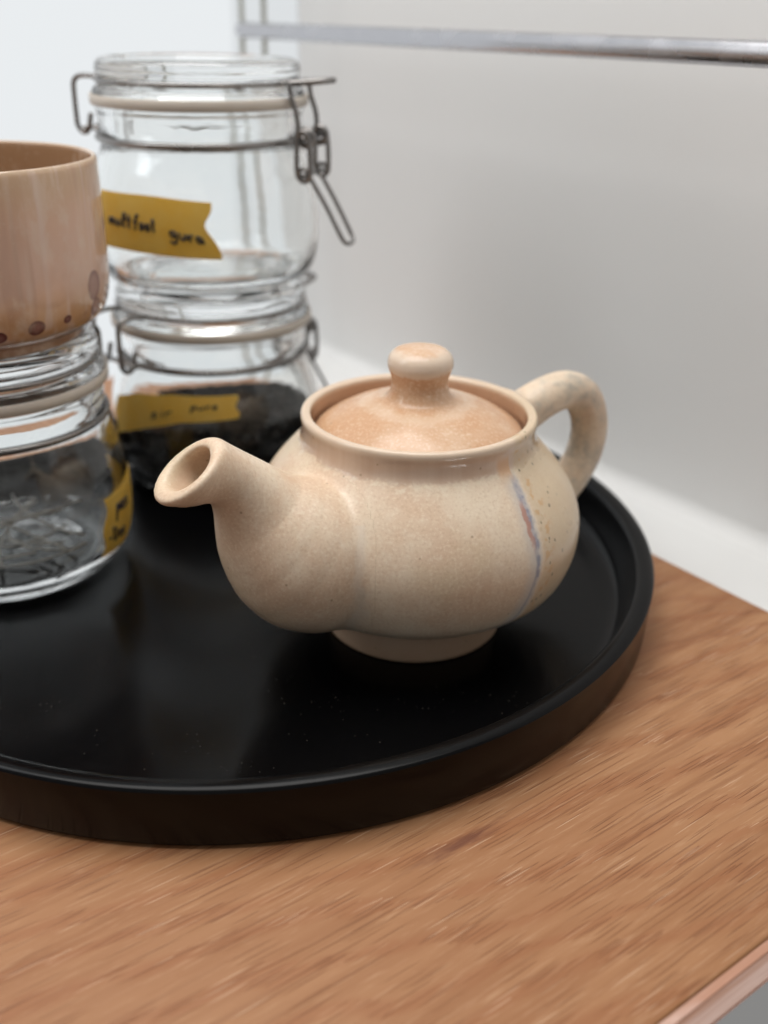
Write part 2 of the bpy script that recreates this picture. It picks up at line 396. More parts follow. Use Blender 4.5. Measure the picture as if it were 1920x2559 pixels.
    return N.done(N.bsdf(Base_Color=k, Roughness=rough, Specular_IOR_Level=spec, Subsurface_Weight=0.05,
                         Subsurface_Radius=(0.003, 0.002, 0.001), Normal=N.bump(h, 0.10, 0.0007)))
def mat_mug():
    N = Nodes('tan_rose_glaze'); c = N.obj(); s = N.sep(c)
    v1 = N.noise(N.mapping(c, (60, 60, 7)), 1.0, 4, 0.6, 0.4); v2 = N.noise(N.mapping(c, (220, 220, 14)), 1.0, 3, 0.6)
    n1 = N.noise(c, 30, 4); n3 = N.noise(c, 500, 2)
    zz = N.math('DIVIDE', s[2], S)
    k = N.mix(N.ramp(v1, 0.36, 0.64), (0.72, 0.52, 0.375), (0.64, 0.41, 0.285))
    mid = N.math('MULTIPLY', N.ramp(zz, 0.03, 0.14), N.ramp(zz, 0.28, 0.20))
    k = N.mix(N.math('MULTIPLY', mid, N.ramp(n1, 0.35, 0.6, 0.25, 0.75)), k, (0.67, 0.455, 0.365))
    k = N.mix(N.math('MULTIPLY', N.ramp(zz, 0.22, 0.30), 0.65), k, N.mix(n1, (0.50, 0.34, 0.205), (0.58, 0.43, 0.29)))
    k = N.mix(N.math('MULTIPLY', N.math('MULTIPLY', N.ramp(n1, 0.42, 0.62), N.ramp(zz, 0.13, 0.06)), 0.75), k, (0.54, 0.285, 0.115))
    k = N.mix(N.ramp(v2, 0.55, 0.70, 0.0, 0.35), k, (0.68, 0.53, 0.42))
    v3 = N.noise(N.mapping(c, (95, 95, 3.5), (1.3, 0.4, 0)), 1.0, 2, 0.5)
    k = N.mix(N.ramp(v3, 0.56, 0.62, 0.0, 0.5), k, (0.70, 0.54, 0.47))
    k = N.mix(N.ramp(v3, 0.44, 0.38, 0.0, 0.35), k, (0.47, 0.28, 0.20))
    k = N.mix(N.ramp(zz, 0.301, 0.308, 0.0, 0.7), k, (0.50, 0.37, 0.255))
    k = N.mix(N.ramp(zz, 0.048, 0.030, 0.0, 0.75), k, (0.30, 0.165, 0.10))
    for th, z, rad, sy, dk in ((-12.4, 0.1045, 0.021, 1.25, 0.7), (-10.5, 0.0633, 0.018, 1.05, 0.75), (-29.8, 0.0604, 0.011, 0.9, 0.95), (-44.7, 0.0560, 0.0175, 0.95, 0.95), (-60.5, 0.046, 0.018, 0.9, 1.0), (-78, 0.062, 0.015, 1.0, 0.9), (4, 0.075, 0.016, 1.0, 0.8)):
        a = math.radians(th); R = 0.24
        p = (R * math.cos(a) * S, R * math.sin(a) * S, z * S)
        dn = N.n('ShaderNodeVectorMath', operation='LENGTH')
        N.put(dn.inputs[0], N.mapping(c, (1, 1, 1 / sy), (-p[0], -p[1], -p[2] / sy)))
        q = N.math('DIVIDE', dn.outputs['Value'], rad * S)
        q = N.math('ADD', q, N.math('MULTIPLY', N.math('SUBTRACT', n1, 0.5), 0.35))
        m = N.ramp(q, 1.06, 0.96)
        spot = N.mix(N.ramp(q, 0.45, 0.95), (0.30, 0.15, 0.125), (0.14, 0.045, 0.042))
        k = N.mix(N.math('MULTIPLY', m, dk), k, spot)
    inn = N.attr('inside')
    k = N.mix(inn, k, N.mix(n1, (0.29, 0.165, 0.088), (0.40, 0.24, 0.135)))
    k = N.mix(N.ramp(N.noise(N.mapping(c, (1, 1, .6)), 75, 4, 0.65), 0.50, 0.66, 0.0, 0.45), k, (0.70, 0.56, 0.45))
    k = N.mix(N.ramp(n3, 0.62, 0.75, 0.0, 0.25), k, (0.66, 0.52, 0.40))
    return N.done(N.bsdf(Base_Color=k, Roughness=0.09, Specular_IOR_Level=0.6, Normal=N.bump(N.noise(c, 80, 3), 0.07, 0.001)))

# ------------------------------------------------------------------ the setting
ZB = -0.0112                                   # top of the wooden board, under the tray
GE, WF = 1.606, 0.448                          # board ends at g=GE, front edge at w=WF
KNOT = ((0.735 + 2.3) * S, (0.792 - WF) * S)         # where the knot scar lies on the board, from its low corner
M_wall = mat_wall()
GWALL, WWIN = 1.875, 2.93
# side wall: a thick slab seen on its inner face
def oriented_box(name, g0, g1, w0, w1, z0, z1, mat, bevel=0.0, parent=None):
    """box aligned with the shelf; object origin at its low corner, local x along the grain"""
    V, F = box(0, g1 - g0, 0, w1 - w0, 0, z1 - z0, bevel)
    o = mesh_obj(name, V, F, mat, parent, smooth=bevel > 0, angle=40 if bevel else None)
    o.location = Vector(gw(g0, w0, z0)) * S; o.rotation_euler = (0, 0, YAW)
    return o
# the side wall turns into the ledge through a soft cove, so both are plastered surfaces without a joint
LZ = ZB - 0.030
CR = 0.04
def extrude_profile(name, cv, w0, w1, mat):
    V = []; F = []
    for wv in (w0, w1):
        for g_, z_ in cv: V.append(gw(g_, wv, z_))
    n = len(cv)
    for i in range(n): F.append((i, (i + 1) % n, n + (i + 1) % n, n + i))
    F += [tuple(range(n))[::-1], tuple(range(n, 2 * n))]
    return tag(mesh_obj(name, V, F, mat, smooth=True, angle=40), kind='structure')
extrude_profile('wall', [(GWALL - CR, LZ - 0.15)] + [(GWALL - CR * (1 - math.sin(a)), LZ + CR * (1 - math.cos(a))) for a in np.linspace(0, math.pi / 2, 17)]
                + [(GWALL, 6.0), (GWALL + 0.3, 6.0), (GWALL + 0.3, LZ - 0.15)], -0.3, WWIN + 0.40, M_wall)
extrude_profile('ledge', [(GE + 0.004, LZ - 0.15), (GE + 0.004, LZ - 0.004), (GE + 0.008, LZ), (GWALL - CR - 0.0005, LZ), (GWALL - CR - 0.0005, LZ - 0.15)], -0.3, WWIN + 0.05, M_wall)
tag(oriented_box('floor', -6, GWALL + 0.3, -3.0, WWIN + 0.4, -2.5, -2.4, mat_white('floor_grey', (0.86, 0.86, 0.85), 0.6)), kind='structure')
# window with a backlit blind, and its white jamb, whose brightness is an added glow
BL = -0.10
tag(oriented_box('back_wall', -5.0, BL - 0.01, WWIN + 0.0, WWIN + 0.3, -2.6, 6.0, M_wall), kind='structure')
bl = oriented_box('window_blind', BL, 1.720, WWIN + 0.10, WWIN + 0.13, -1.2, 4.2, mat_blind())
tag(bl, 'bright white backlit blind filling the window behind the glass jars', 'window blind')
cu = oriented_box('glowing_jamb', 1.645, GWALL - 0.003, WWIN + 0.05, WWIN + 0.075, -1.2, 4.2, mat_blind('glowing_white_jamb', 0.76), 0.012)
tag(cu, 'slightly dimmer white jamb strip with an added glow between the window and the grey wall', 'window jamb')

# oak board
board = oriented_box('wooden_shelf_board', -2.3, GE, WF, WWIN - 0.02, ZB - 0.066, ZB, mat_wood(), 0.006)
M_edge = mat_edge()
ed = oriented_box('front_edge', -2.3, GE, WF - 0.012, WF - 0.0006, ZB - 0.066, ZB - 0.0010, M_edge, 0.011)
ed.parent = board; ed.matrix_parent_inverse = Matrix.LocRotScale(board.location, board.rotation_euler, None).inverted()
tag(board, 'warm brown oak shelf board with visible grain, under the black tray', 'shelf board')

# chrome rail with two thin posts
M_chrome = mat_wire('brushed_chrome', (0.58, 0.575, 0.60), 0.17)
rack = thing('wall_rack', gw(1.62, 2.89, LZ), 'chrome horizontal rail held by thin pale posts, in front of the grey wall', 'rail')
def rack_pt(g, w, z): return tuple(gw(g, w, z) - gw(1.62, 2.89, LZ))
V, F = tube([rack_pt(1.62, 2.89, 0.949), rack_pt(1.62, -0.4, 0.949)], 0.0215, 24); mesh_obj('rail', V, F, M_chrome, rack, angle=50)
M_post = mat_wire('post_enamel', (0.62, 0.63, 0.58), 0.35)
for wv in (2.89, 2.765):
    V, F = tube([rack_pt(1.62, wv, LZ + 0.001), rack_pt(1.62, wv, 2.4)], 0.0085, 12); mesh_obj('post', V, F, M_post, rack, angle=50)

# ------------------------------------------------------------------ tray
TC = (-0.26042, 1.81504)
R = 0.772
prof = [(0, ZB + 0.001), (R * 0.975, ZB + 0.001), (R * 0.988, ZB + 0.003), (R * 0.994, ZB + 0.010), (R * 0.9995, 0.080), (R, 0.0870), (R - 0.003, 0.0905), (R - 0.008, 0.0922), (R - 0.014, 0.0926),
        (R - 0.021, 0.0920), (R - 0.027, 0.0900), (R - 0.032, 0.0860), (R - 0.035, 0.0800), (R - 0.046, 0.030), (R - 0.052, 0.014), (R - 0.062, 0.0045), (R - 0.078, 0.0005), (R - 0.095, 0), (0.35, 0), (0, 0)]
V, F = lathe(prof, 256)
tray = mesh_obj('round_tray', V, F, mat_tray(), angle=35); tray.location = Vector((*TC, 0)) * S
tag(tray, 'large round black tray with a raised rim, holding teapot and jars', 'tray')

# ------------------------------------------------------------------ teapot (surface from signed distances)
TP = (0.05548, 1.63945)
AZ = math.radians(41); HZ = math.radians(31)
OV = np.array([-math.cos(AZ), -math.sin(AZ)])         # plan direction of the spout
HV = np.array([-math.cos(HZ), -math.sin(HZ)])         # the handle leans a little off the spout's line
outer = [(0, 0.008), (0.135, 0.006), (0.144, 0.0), (0.155, 0.0), (0.159, 0.004), (0.157, 0.018), (0.1495, 0.040), (0.1470, 0.0515), (0.152, 0.0605), (0.19, 0.073), (0.225, 0.091), (0.258, 0.118),
         (0.277, 0.158), (0.284, 0.200), (0.281, 0.236), (0.268, 0.270), (0.247, 0.303), (0.224, 0.330), (0.2075, 0.348), (0.2000, 0.358), (0.1972, 0.368), (0.1970, 0.382), (0.1985, 0.392), (0.1982, 0.3985), (0.1950, 0.4025), (0.190, 0.4035)]
inner = [(0.190, 0.4035), (0.1845, 0.4020), (0.1812, 0.3970), (0.1800, 0.376), (0.1800, 0.358), (0.165, 0.352), (0.160, 0.346), (0.19, 0.330), (0.24, 0.280), (0.262, 0.20), (0.24, 0.12), (0.19, 0.075), (0.12, 0.060), (0, 0.058)]
def seg_dist(P, A, B):
    d = B - A; L = max(float(d @ d), 1e-12)
    t = np.clip(((P - A) @ d) / L, 0, 1)
    q = P - A - t[..., None] * d
    return np.sqrt((q * q).sum(-1)), t
def poly_sdf_table(poly, n=(360, 440), ext=(0.36, -0.02, 0.44)):
    r = np.linspace(0, ext[0], n[0]); z = np.linspace(ext[1], ext[2], n[1])
    P = np.stack(np.meshgrid(r, z, indexing='ij'), -1)
    poly = np.asarray(poly, float); d = np.full(P.shape[:2], 9.0); ins = np.zeros(P.shape[:2], bool)
    m = len(poly)
    for i in range(m):
        A, B = poly[i], poly[(i + 1) % m]
        if not (A[0] < 1e-9 and B[0] < 1e-9): d = np.minimum(d, seg_dist(P, A, B)[0])
        c = (A[1] > P[..., 1]) != (B[1] > P[..., 1])
        with np.errstate(divide='ignore', invalid='ignore'):
            x = (B[0] - A[0]) * (P[..., 1] - A[1]) / (B[1] - A[1]) + A[0]
        ins ^= c & (P[..., 0] < x)
    return np.where(ins, -d, d), ext, n
def table_eval(tab, r, z):
    T, e, n = tab
    x = np.clip(r / e[0] * (n[0] - 1), 0, n[0] - 1.001); y = np.clip((z - e[1]) / (e[2] - e[1]) * (n[1] - 1), 0, n[1] - 1.001)
    i, j = x.astype(int), y.astype(int); fx, fy = x - i, y - j
    v = T[i, j] * (1 - fx) * (1 - fy) + T[i + 1, j] * fx * (1 - fy) + T[i, j + 1] * (1 - fx) * fy + T[i + 1, j + 1] * fx * fy
    return v + np.maximum(r - e[0], 0)
def smin(a, b, k):
    h = np.clip(0.5 + 0.5 * (b - a) / k, 0, 1); return b * (1 - h) + a * h - k * h * (1 - h)
def smax(a, b, k): return -smin(-a, -b, k)
op = spline(outer, 4); op[:, 0] = np.maximum(op[:, 0], 0)
ip = spline(inner, 3); ip[:, 0] = np.maximum(ip[:, 0], 0)
T_out = poly_sdf_table(list(op) + [(0, 0.4035)])
T_cav = poly_sdf_table(list(ip[:-1]) + [(0, 0.058), (0, 0.46), (0.190, 0.46)], ext=(0.36, -0.02, 0.44))
def swept(P, path, rad):
    """distance to a chain of round cones in 3-D"""
    best = np.full(P.shape[:-1], 9.0, np.float32)
    for i in range(len(path) - 1):
        d, t = seg_dist(P, path[i], path[i + 1])
        best = np.minimum(best, d - (rad[i] + (rad[i + 1] - rad[i]) * t))
    return best
def plane3(sz, D=OV):                            # (s,z) in the spout plane -> 3-D
    sz = np.asarray(sz, float); return np.stack([sz[:, 0] * D[0], sz[:, 0] * D[1], sz[:, 1]], -1)
sp = spline([(0.150, 0.180, 0.110), (0.205, 0.193, 0.1165), (0.253, 0.207, 0.1155), (0.285, 0.243, 0.1020), (0.308, 0.281, 0.0845), (0.328, 0.316, 0.0680), (0.348, 0.347, 0.0550), (0.371, 0.374, 0.0465), (0.397, 0.3935, 0.0462), (0.423, 0.4075, 0.0515), (0.452, 0.4210, 0.0605), (0.485, 0.450, 0.074)], 3)
spath, srad = plane3(sp[:, :2]), sp[:, 2]
# the bulb of the spout swells a little to one side
_side = np.exp(-((sp[:, 1] - 0.20) / 0.055) ** 2)
spath[:, 0] += 0.020 * _side * -OV[1]; spath[:, 1] += 0.020 * _side * OV[0]; spath[:, 2] += 0.013 * _side
srad = srad + 0.008 * _side
TIP3 = np.array([0.4490 * OV[0], 0.4490 * OV[1], 0.4145])
_t, _e = math.radians(26), math.radians(55)            # the mouth is cut a little askew, opening upwards and away
TIPN3 = np.array([-math.cos(_t) * math.cos(_e), -math.sin(_t) * math.cos(_e), math.sin(_e)])
bp = spline([(0.20, 0.215, 0.070), (0.275, 0.255, 0.056), (0.330, 0.330, 0.038), (0.366, 0.368, 0.0320), (0.400, 0.391, 0.0330), (0.424, 0.4045, 0.0330), (0.446, 0.4150, 0.0365), (0.461, 0.432, 0.045), (0.49, 0.463, 0.060)], 3)
bpath, brad = plane3(bp[:, :2]), bp[:, 2]
hp = spline([(-0.150, 0.325, 0.040), (-0.215, 0.357, 0.0390), (-0.270, 0.380, 0.0365), (-0.318, 0.386, 0.0350), (-0.358, 0.366, 0.0350), (-0.380, 0.325, 0.0345), (-0.384, 0.280, 0.0340), (-0.370, 0.235, 0.0340), (-0.335, 0.190, 0.0345), (-0.285, 0.155, 0.037), (-0.23, 0.135, 0.040)], 3)
hpath, hrad = plane3(hp[:, :2], HV), hp[:, 2]
def fields(P):
    r = np.hypot(P[..., 0], P[..., 1]); z = P[..., 2]
    body = table_eval(T_out, r, z)
    spout = swept(P, spath, srad)
    cut = (P - TIP3) @ TIPN3
    spout = smax(spout, cut, 0.015)
    hand = swept(P, hpath, hrad)
    bore = swept(P, bpath, brad)
    cav = table_eval(T_cav, r, z)
    return body, spout, hand, bore, cav
def teapot_sdf(P):
    body, spout, hand, bore, cav = fields(P)
    o = smin(body, spout, 0.011)
    o = smin(o, hand, 0.022)
    o = smax(o, -cav, 0.004)
    return smax(o, -bore, 0.010)
def surface_nets(fn, lo, hi, h):
    ax = [np.arange(lo[i], hi[i] + h, h) for i in range(3)]
    nx, ny, nz = map(len, ax)
    Fv = np.empty((nx, ny, nz), np.float32)
    yy, zz = np.meshgrid(ax[1], ax[2], indexing='ij')
    for i0 in range(0, nx, 24):
        xs = ax[0][i0:i0 + 24]
        P = np.empty((len(xs), ny, nz, 3), np.float32)
        P[..., 0] = xs[:, None, None]; P[..., 1] = yy; P[..., 2] = zz
        Fv[i0:i0 + 24] = fn(P)
    inside = Fv < 0
    cnt = np.zeros((nx - 1, ny - 1, nz - 1), np.int8)
    corner = [(a, b, c) for a in (0, 1) for b in (0, 1) for c in (0, 1)]
    for a, b, c in corner: cnt += inside[a:nx - 1 + a, b:ny - 1 + b, c:nz - 1 + c]
    act = np.argwhere((cnt > 0) & (cnt < 8))
    idx = -np.ones(cnt.shape, np.int64); idx[tuple(act.T)] = np.arange(len(act))
    acc = np.zeros((len(act), 3)); num = np.zeros(len(act))
    for a in corner:
        for k in range(3):
            if a[k]: continue
            b = list(a); b[k] = 1
            fa = Fv[act[:, 0] + a[0], act[:, 1] + a[1], act[:, 2] + a[2]]; fb = Fv[act[:, 0] + b[0], act[:, 1] + b[1], act[:, 2] + b[2]]
            m = (fa < 0) != (fb < 0)
            t = np.where(m, fa / np.where(m, fa - fb, 1), 0)
            p = np.tile(np.array(a, float), (len(act), 1)); p[:, k] += t
            acc[m] += p[m]; num[m] += 1
    Vv = np.array(lo) + (act + acc / num[:, None]) * h
    quads = []
    for k in range(3):
        sl0 = [slice(None)] * 3; sl1 = [slice(None)] * 3
        sl0[k] = slice(0, -1); sl1[k] = slice(1, None)
        cr = np.argwhere(inside[tuple(sl0)] != inside[tuple(sl1)])
        o1, o2 = [(1, 2), (2, 0), (0, 1)][k]
        ok = (cr[:, o1] > 0) & (cr[:, o2] > 0) & (cr[:, o1] < cnt.shape[o1]) & (cr[:, o2] < cnt.shape[o2]); cr = cr[ok]
        e1 = np.zeros(3, int); e1[o1] = 1; e2 = np.zeros(3, int); e2[o2] = 1
        q = [idx[tuple((cr - d).T)] for d in (e1 + e2, e2, 0 * e1, e1)]
        q = np.stack(q, 1)
        flip = ~inside[tuple(cr.T)]
        q[flip] = q[flip][:, ::-1]
        quads.append(q)
    Q = np.concatenate(quads)
    e = 0.0012
    for _ in range(2):
        g = np.stack([fn(Vv + d) - fn(Vv - d) for d in np.eye(3) * e], -1) / (2 * e)
        gl = np.linalg.norm(g, axis=1, keepdims=True) + 1e-9
        Vv = Vv - np.clip(fn(Vv)[:, None] / gl, -h * .5, h * .5) * (g / gl)
    e = 0.0022
    g = np.stack([fn(Vv + d) - fn(Vv - d) for d in np.eye(3) * e], -1)
    return Vv, Q, g / (np.linalg.norm(g, axis=1, keepdims=True) + 1e-9)
def submesh(Vv, Q, Nn, attrs, fmask):
    f = Q[fmask]; used = np.unique(f); mp = -np.ones(len(Vv), int); mp[used] = np.arange(len(used))
    return Vv[used], mp[f], Nn[used], {k: a[used] for k, a in attrs.items()}

teapot = thing('teapot', (*TP, 0.0), 'small cream and peach glazed ceramic teapot with a lid and a blue glaze run', 'teapot')
tv, tq, tn = surface_nets(teapot_sdf, (-0.50, -0.36, -0.012), (0.44, 0.36, 0.475), 0.0046)
body, spout_d, hand_d, bore_d, cav_d = fields(tv)
rr = np.hypot(tv[:, 0], tv[:, 1]); zz = tv[:, 2]; th = np.degrees(np.arctan2(tv[:, 1], tv[:, 0]))
cl = lambda x: np.clip(x, 0, 1)
inside = np.maximum(cl((0.004 - cav_d) / 0.004) * cl((0.397 - zz) / 0.004), cl((0.007 - bore_d) / 0.007) * cl((-spout_d - 0.010) / 0.014))
run_th = np.interp(zz, [0.0, 0.08, 0.16, 0.20, 0.247, 0.28, 0.3135, 0.345, 0.38, 0.4], [-64, -57, -50.5, -48.6, -47.8, -47.2, -46.0, -44.6, -45.0, -45.0])
run_d = np.radians(th - run_th) * rr
att = dict(collar=np.where((hand_d < 0.01) | (rr > 0.222), -0.2, zz - 0.353), lip=np.clip((zz - 0.388) / 0.006, 0, 1) * (rr < 0.21), crease=np.where((zz < 0.30) & (spout_d < 0.06), spout_d - body, 1.0),
           run_d=np.where((hand_d < 0.012) | (spout_d < 0.02), 1.0, run_d), run_t=np.clip((0.352 - zz) / 0.29, -1, 2), height=zz, inside=inside, handle=cl((0.02 - hand_d) / 0.02))
is_sp = (spout_d < body) & (body > 0.001) & (spout_d < 0.05); is_ha = (hand_d < body) & (body > 0.001) & ~is_sp
lab = np.where(is_sp, 1, np.where(is_ha, 2, 0))
fl = np.array(lab)[tq]; fl = np.where((fl == 1).sum(1) >= 2, 1, np.where((fl == 2).sum(1) >= 2, 2, 0))
M_gl = mat_glaze()
for nm, kx in (('body', 0), ('spout', 1), ('handle', 2)):
    a, b, c, d = submesh(tv, tq, tn, att, fl == kx)
    mesh_obj(nm, a, b, M_gl, teapot, normals=c, attrs=d)
# lid: dome, gallery edge and steam hole; knob on top
M_ll = mat_glaze(True)
lp = [(0, 0.352), (0.150, 0.352), (0.170, 0.3545), (0.1745, 0.358), (0.1765, 0.363), (0.1748, 0.3695), (0.168, 0.3765), (0.150, 0.389), (0.125, 0.402), (0.098, 0.4125), (0.078, 0.4180), (0.062, 0.4225), (0.0545, 0.428), (0.0498, 0.436), (0.0475, 0.444)]
kp = [(0.0475, 0.444), (0.0466, 0.450), (0.0472, 0.458), (0.0492, 0.4655), (0.0518, 0.472), (0.0540, 0.479), (0.0544, 0.486), (0.0522, 0.4945), (0.0465, 0.5020), (0.0375, 0.5072), (0.020, 0.5100), (0, 0.5106)]
lids = spline(lp, 4); knobs = spline(kp, 4)
T_lid = poly_sdf_table(list(lids) + [(0, 0.444)], ext=(0.24, 0.32, 0.56), n=(340, 340))
HA = math.radians(139.3); HC = np.array([0.105 * math.cos(HA), 0.105 * math.sin(HA)])
def lid_sdf(P):
    d = table_eval(T_lid, np.hypot(P[..., 0], P[..., 1]), P[..., 2])
    hole = np.hypot(P[..., 0] - HC[0], P[..., 1] - HC[1]) - 0.0105
    return smax(d, -hole, 0.006)
lv, lq, ln = surface_nets(lid_sdf, (-0.19, -0.19, 0.34), (0.19, 0.19, 0.443), 0.0042)
keep = ~(lv[lq][:, :, 2] > 0.4415).all(1)
a, b, c, d = submesh(lv, lq, ln, dict(lidr=np.hypot(lv[:, 0], lv[:, 1]), knobz=lv[:, 2]), keep)
lid = mesh_obj('lid', a, b, M_ll, teapot, normals=c, attrs=d)
V, F = lathe([(0.0476, 0.4405)] + [(max(x, 0), y) for x, y in knobs], 96)
V = np.array(V)
mesh_obj('knob', V, F, M_ll, lid, attrs=dict(lidr=np.hypot(V[:, 0], V[:, 1]), knobz=V[:, 2]))

# ------------------------------------------------------------------ clip-top glass jars
M_glass, M_steel, M_gask, M_tape, M_ink = mat_glass(), mat_wire(), mat_gasket(), mat_tape(), mat_ink()
JO = [(0, .014), (.09, .012), (.13, .007), (.150, .001), (.165, 0), (.185, .003), (.203, .014), (.218, .030), (.231, .052), (.2385, .082), (.2415, .12), (.2405, .172), (.2345, .218), (.2245, .255), (.2145, .281), (.2085, .297), (.2065, .307), (.2070, .316), (.2095, .326), (.2110, .338), (.2112, .356), (.2142, .366), (.2150, .3725), (.2120, .3775)]
JI = [(.184, .3775), (.180, .373), (.179, .352), (.180, .328), (.183, .308), (.192, .290), (.204, .264), (.216, .228), (.2258, .180), (.2285, .12), (.225, .085), (.216, .058), (.200, .040), (.170, .031), (.11, .030), (0, .034)]
jar_outer = spline(JO, 3); jar_inner = spline(JI, 3)
LIDP = [(0, .425), (.14, .425), (.156, .4215), (.164, .412), (.168, .399), (.174, .391), (.180, .3872), (.212, .3872), (.2165, .3895), (.2170, .3970), (.2140, .4040), (.2060, .4095), (.2015, .4135), (.2005, .4185), (.2020, .4235), (.2065, .4285), (.2080, .4340), (.2080, .4440), (.2055, .4520), (.1990, .4585), (.1900, .4615), (.1820, .4610), (.1765, .4575), (.1730, .4540), (.1650, .4515), (.10, .4515), (0, .4515)]
def jar_r(z): 
    k = jar_outer[jar_outer[:, 0] > .16]; return np.interp(z, k[:, 1], k[:, 0])
wob = lambda a, z: (0.0014 * math.sin(3 * a + 9 * z) + 0.0010 * math.sin(5 * a - 14 * z)) * min(1, max(0, (0.27 - z) / 0.05))
GLASS_ME = {}
def ring_path(r, z, n=72): return [(r * math.cos(2 * math.pi * i / n), r * math.sin(2 * math.pi * i / n), z) for i in range(n)]
def polar(a, rho, tau, z):
    return (rho * math.cos(a) - tau * math.sin(a), rho * math.sin(a) + tau * math.cos(a), z)
def hz(z): return .4185 - (.3985 - z) * 0.88        # heights on the hinge side
def lz(z): return .112 + (z - .07) * 0.934           # heights on the latch side
def hw(a, pts, sub=5, f=lambda z: z): return [polar(a, p[0], p[1], f(p[2])) for p in spline(pts, sub)]
WR = 0.0054
def make_jar(loc, hinge_deg, latch_deg, label):
    j = thing('storage_jar', loc, label, 'glass jar', 'clip-top glass storage jars on the tray')
    if not GLASS_ME:
        V, F = lathe([(max(r, 0), z) for r, z in jar_outer] + [(max(r, 0), z) for r, z in jar_inner], 128, wob)
        GLASS_ME['body'] = (V, F)
        GLASS_ME['lid'] = lathe([(max(r, 0), z) for r, z in spline(LIDP, 3)], 128, wob)
    mesh_obj('glass_body', *GLASS_ME['body'], M_glass, j)
    mesh_obj('lid', *GLASS_ME['lid'], M_glass, j)
    gp = [(.1815, .3780), (.2165, .3780), (.2172, .3735), (.2205, .3725), (.2230, .3755), (.2230, .3905), (.2210, .3935), (.2185, .3930), (.2180, .3868), (.1815, .3868)]
    V, F = lathe(gp, 96, closed=True); mesh_obj('gasket', V, F, M_gask, j, angle=50)
    V, F = tube(ring_path(.2125, .3095), WR * 1.3, 10, True); mesh_obj('neck_wire', V, F, M_steel, j)
    V, F = tube(ring_path(.2070, .4185), WR * .9, 10, True)
    ah = math.radians(hinge_deg); al = math.radians(latch_deg)
    for s in (-.05, .05):
        tube(hw(ah, [(.200, s, .3985), (.232, s, .4015), (.254, s, .399), (.266, s, .388), (.2685, s, .365), (.2685, s, .310), (.2675, s, .290), (.259, s, .276), (.248, s, .2745), (.2400, s, .284), (.2355, s, .305), (.232, s, .318)], 5, hz), WR, 10, False, V, F)
    mesh_obj('bail_wire', V, F, M_steel, j)
    V, F = tube([polar(ah, .2450, -.062, hz(.285)), polar(ah, .2450, .062, hz(.285))], WR * .9, 10)
    for s in (-.03, .03): tube(hw(ah, [(.2120, s * 1.2, .2750), (.228, s, .2765), (.2440, s, .2845)], 5, hz), WR, 10, False, V, F)
    mesh_obj('hinge', V, F, M_steel, j)
    # latch: bail tongue, two long eyed links, lever loop
    V, F = tube(hw(al, [(.196, .046, .3985), (.235, .040, .401), (.275, .026, .405), (.292, .010, .4065), (.292, -.010, .4065), (.275, -.026, .405), (.235, -.040, .401), (.196, -.046, .3985)], 4, lz), WR * 1.15, 10)
    for s in (-.05, .05):
        tube(hw(al, [(.214, s, .404), (.2225, s, .392), (.226, s, .372), (.235, s, .345), (.2385, s, .320), (.2360, s, .290), (.2345, s, .235), (.2385, s, .213), (.2500, s, .2045), (.2615, s, .213), (.2640, s, .235), (.2620, s, .285), (.2560, s, .303), (.2450, s, .306), (.238, s, .296)], 5, lz), WR, 10, False, V, F)
    mesh_obj('latch_link', V, F, M_steel, j)
    V, F = [], []
    for s in (-.05, .05):
        tube([polar(al, .2500 + .0125 * math.cos(q), s * 1.0, lz(.2175) + .0125 * math.sin(q)) for q in np.linspace(0, 2 * math.pi, 18)[:-1]], WR * .8, 8, True, V, F)
        tube([polar(al, .2500 + .0150 * math.cos(q), s * .72, lz(.2925) + .0150 * math.sin(q)) for q in np.linspace(0, 2 * math.pi, 18)[:-1]], WR * 1.3, 8, True, V, F)
    tube([polar(al, .2500, -.055, lz(.2925)), polar(al, .2500, .055, lz(.2925))], WR, 10, False, V, F)
    tube([polar(al, .2500, -.055, lz(.2175)), polar(al, .2500, .055, lz(.2175))], WR, 10, False, V, F)
    mesh_obj('eyelet', V, F, M_steel, j)
    V, F = tube(hw(al, [(.2520, .030, .2160), (.290, .029, .150), (.322, .028, .088), (.330, .020, .074), (.332, 0, .070), (.330, -.020, .074), (.322, -.028, .088), (.290, -.029, .150), (.2520, -.030, .2160)], 4, lz), WR * .85, 10)
    mesh_obj('lever', V, F, M_steel, j)
    return j
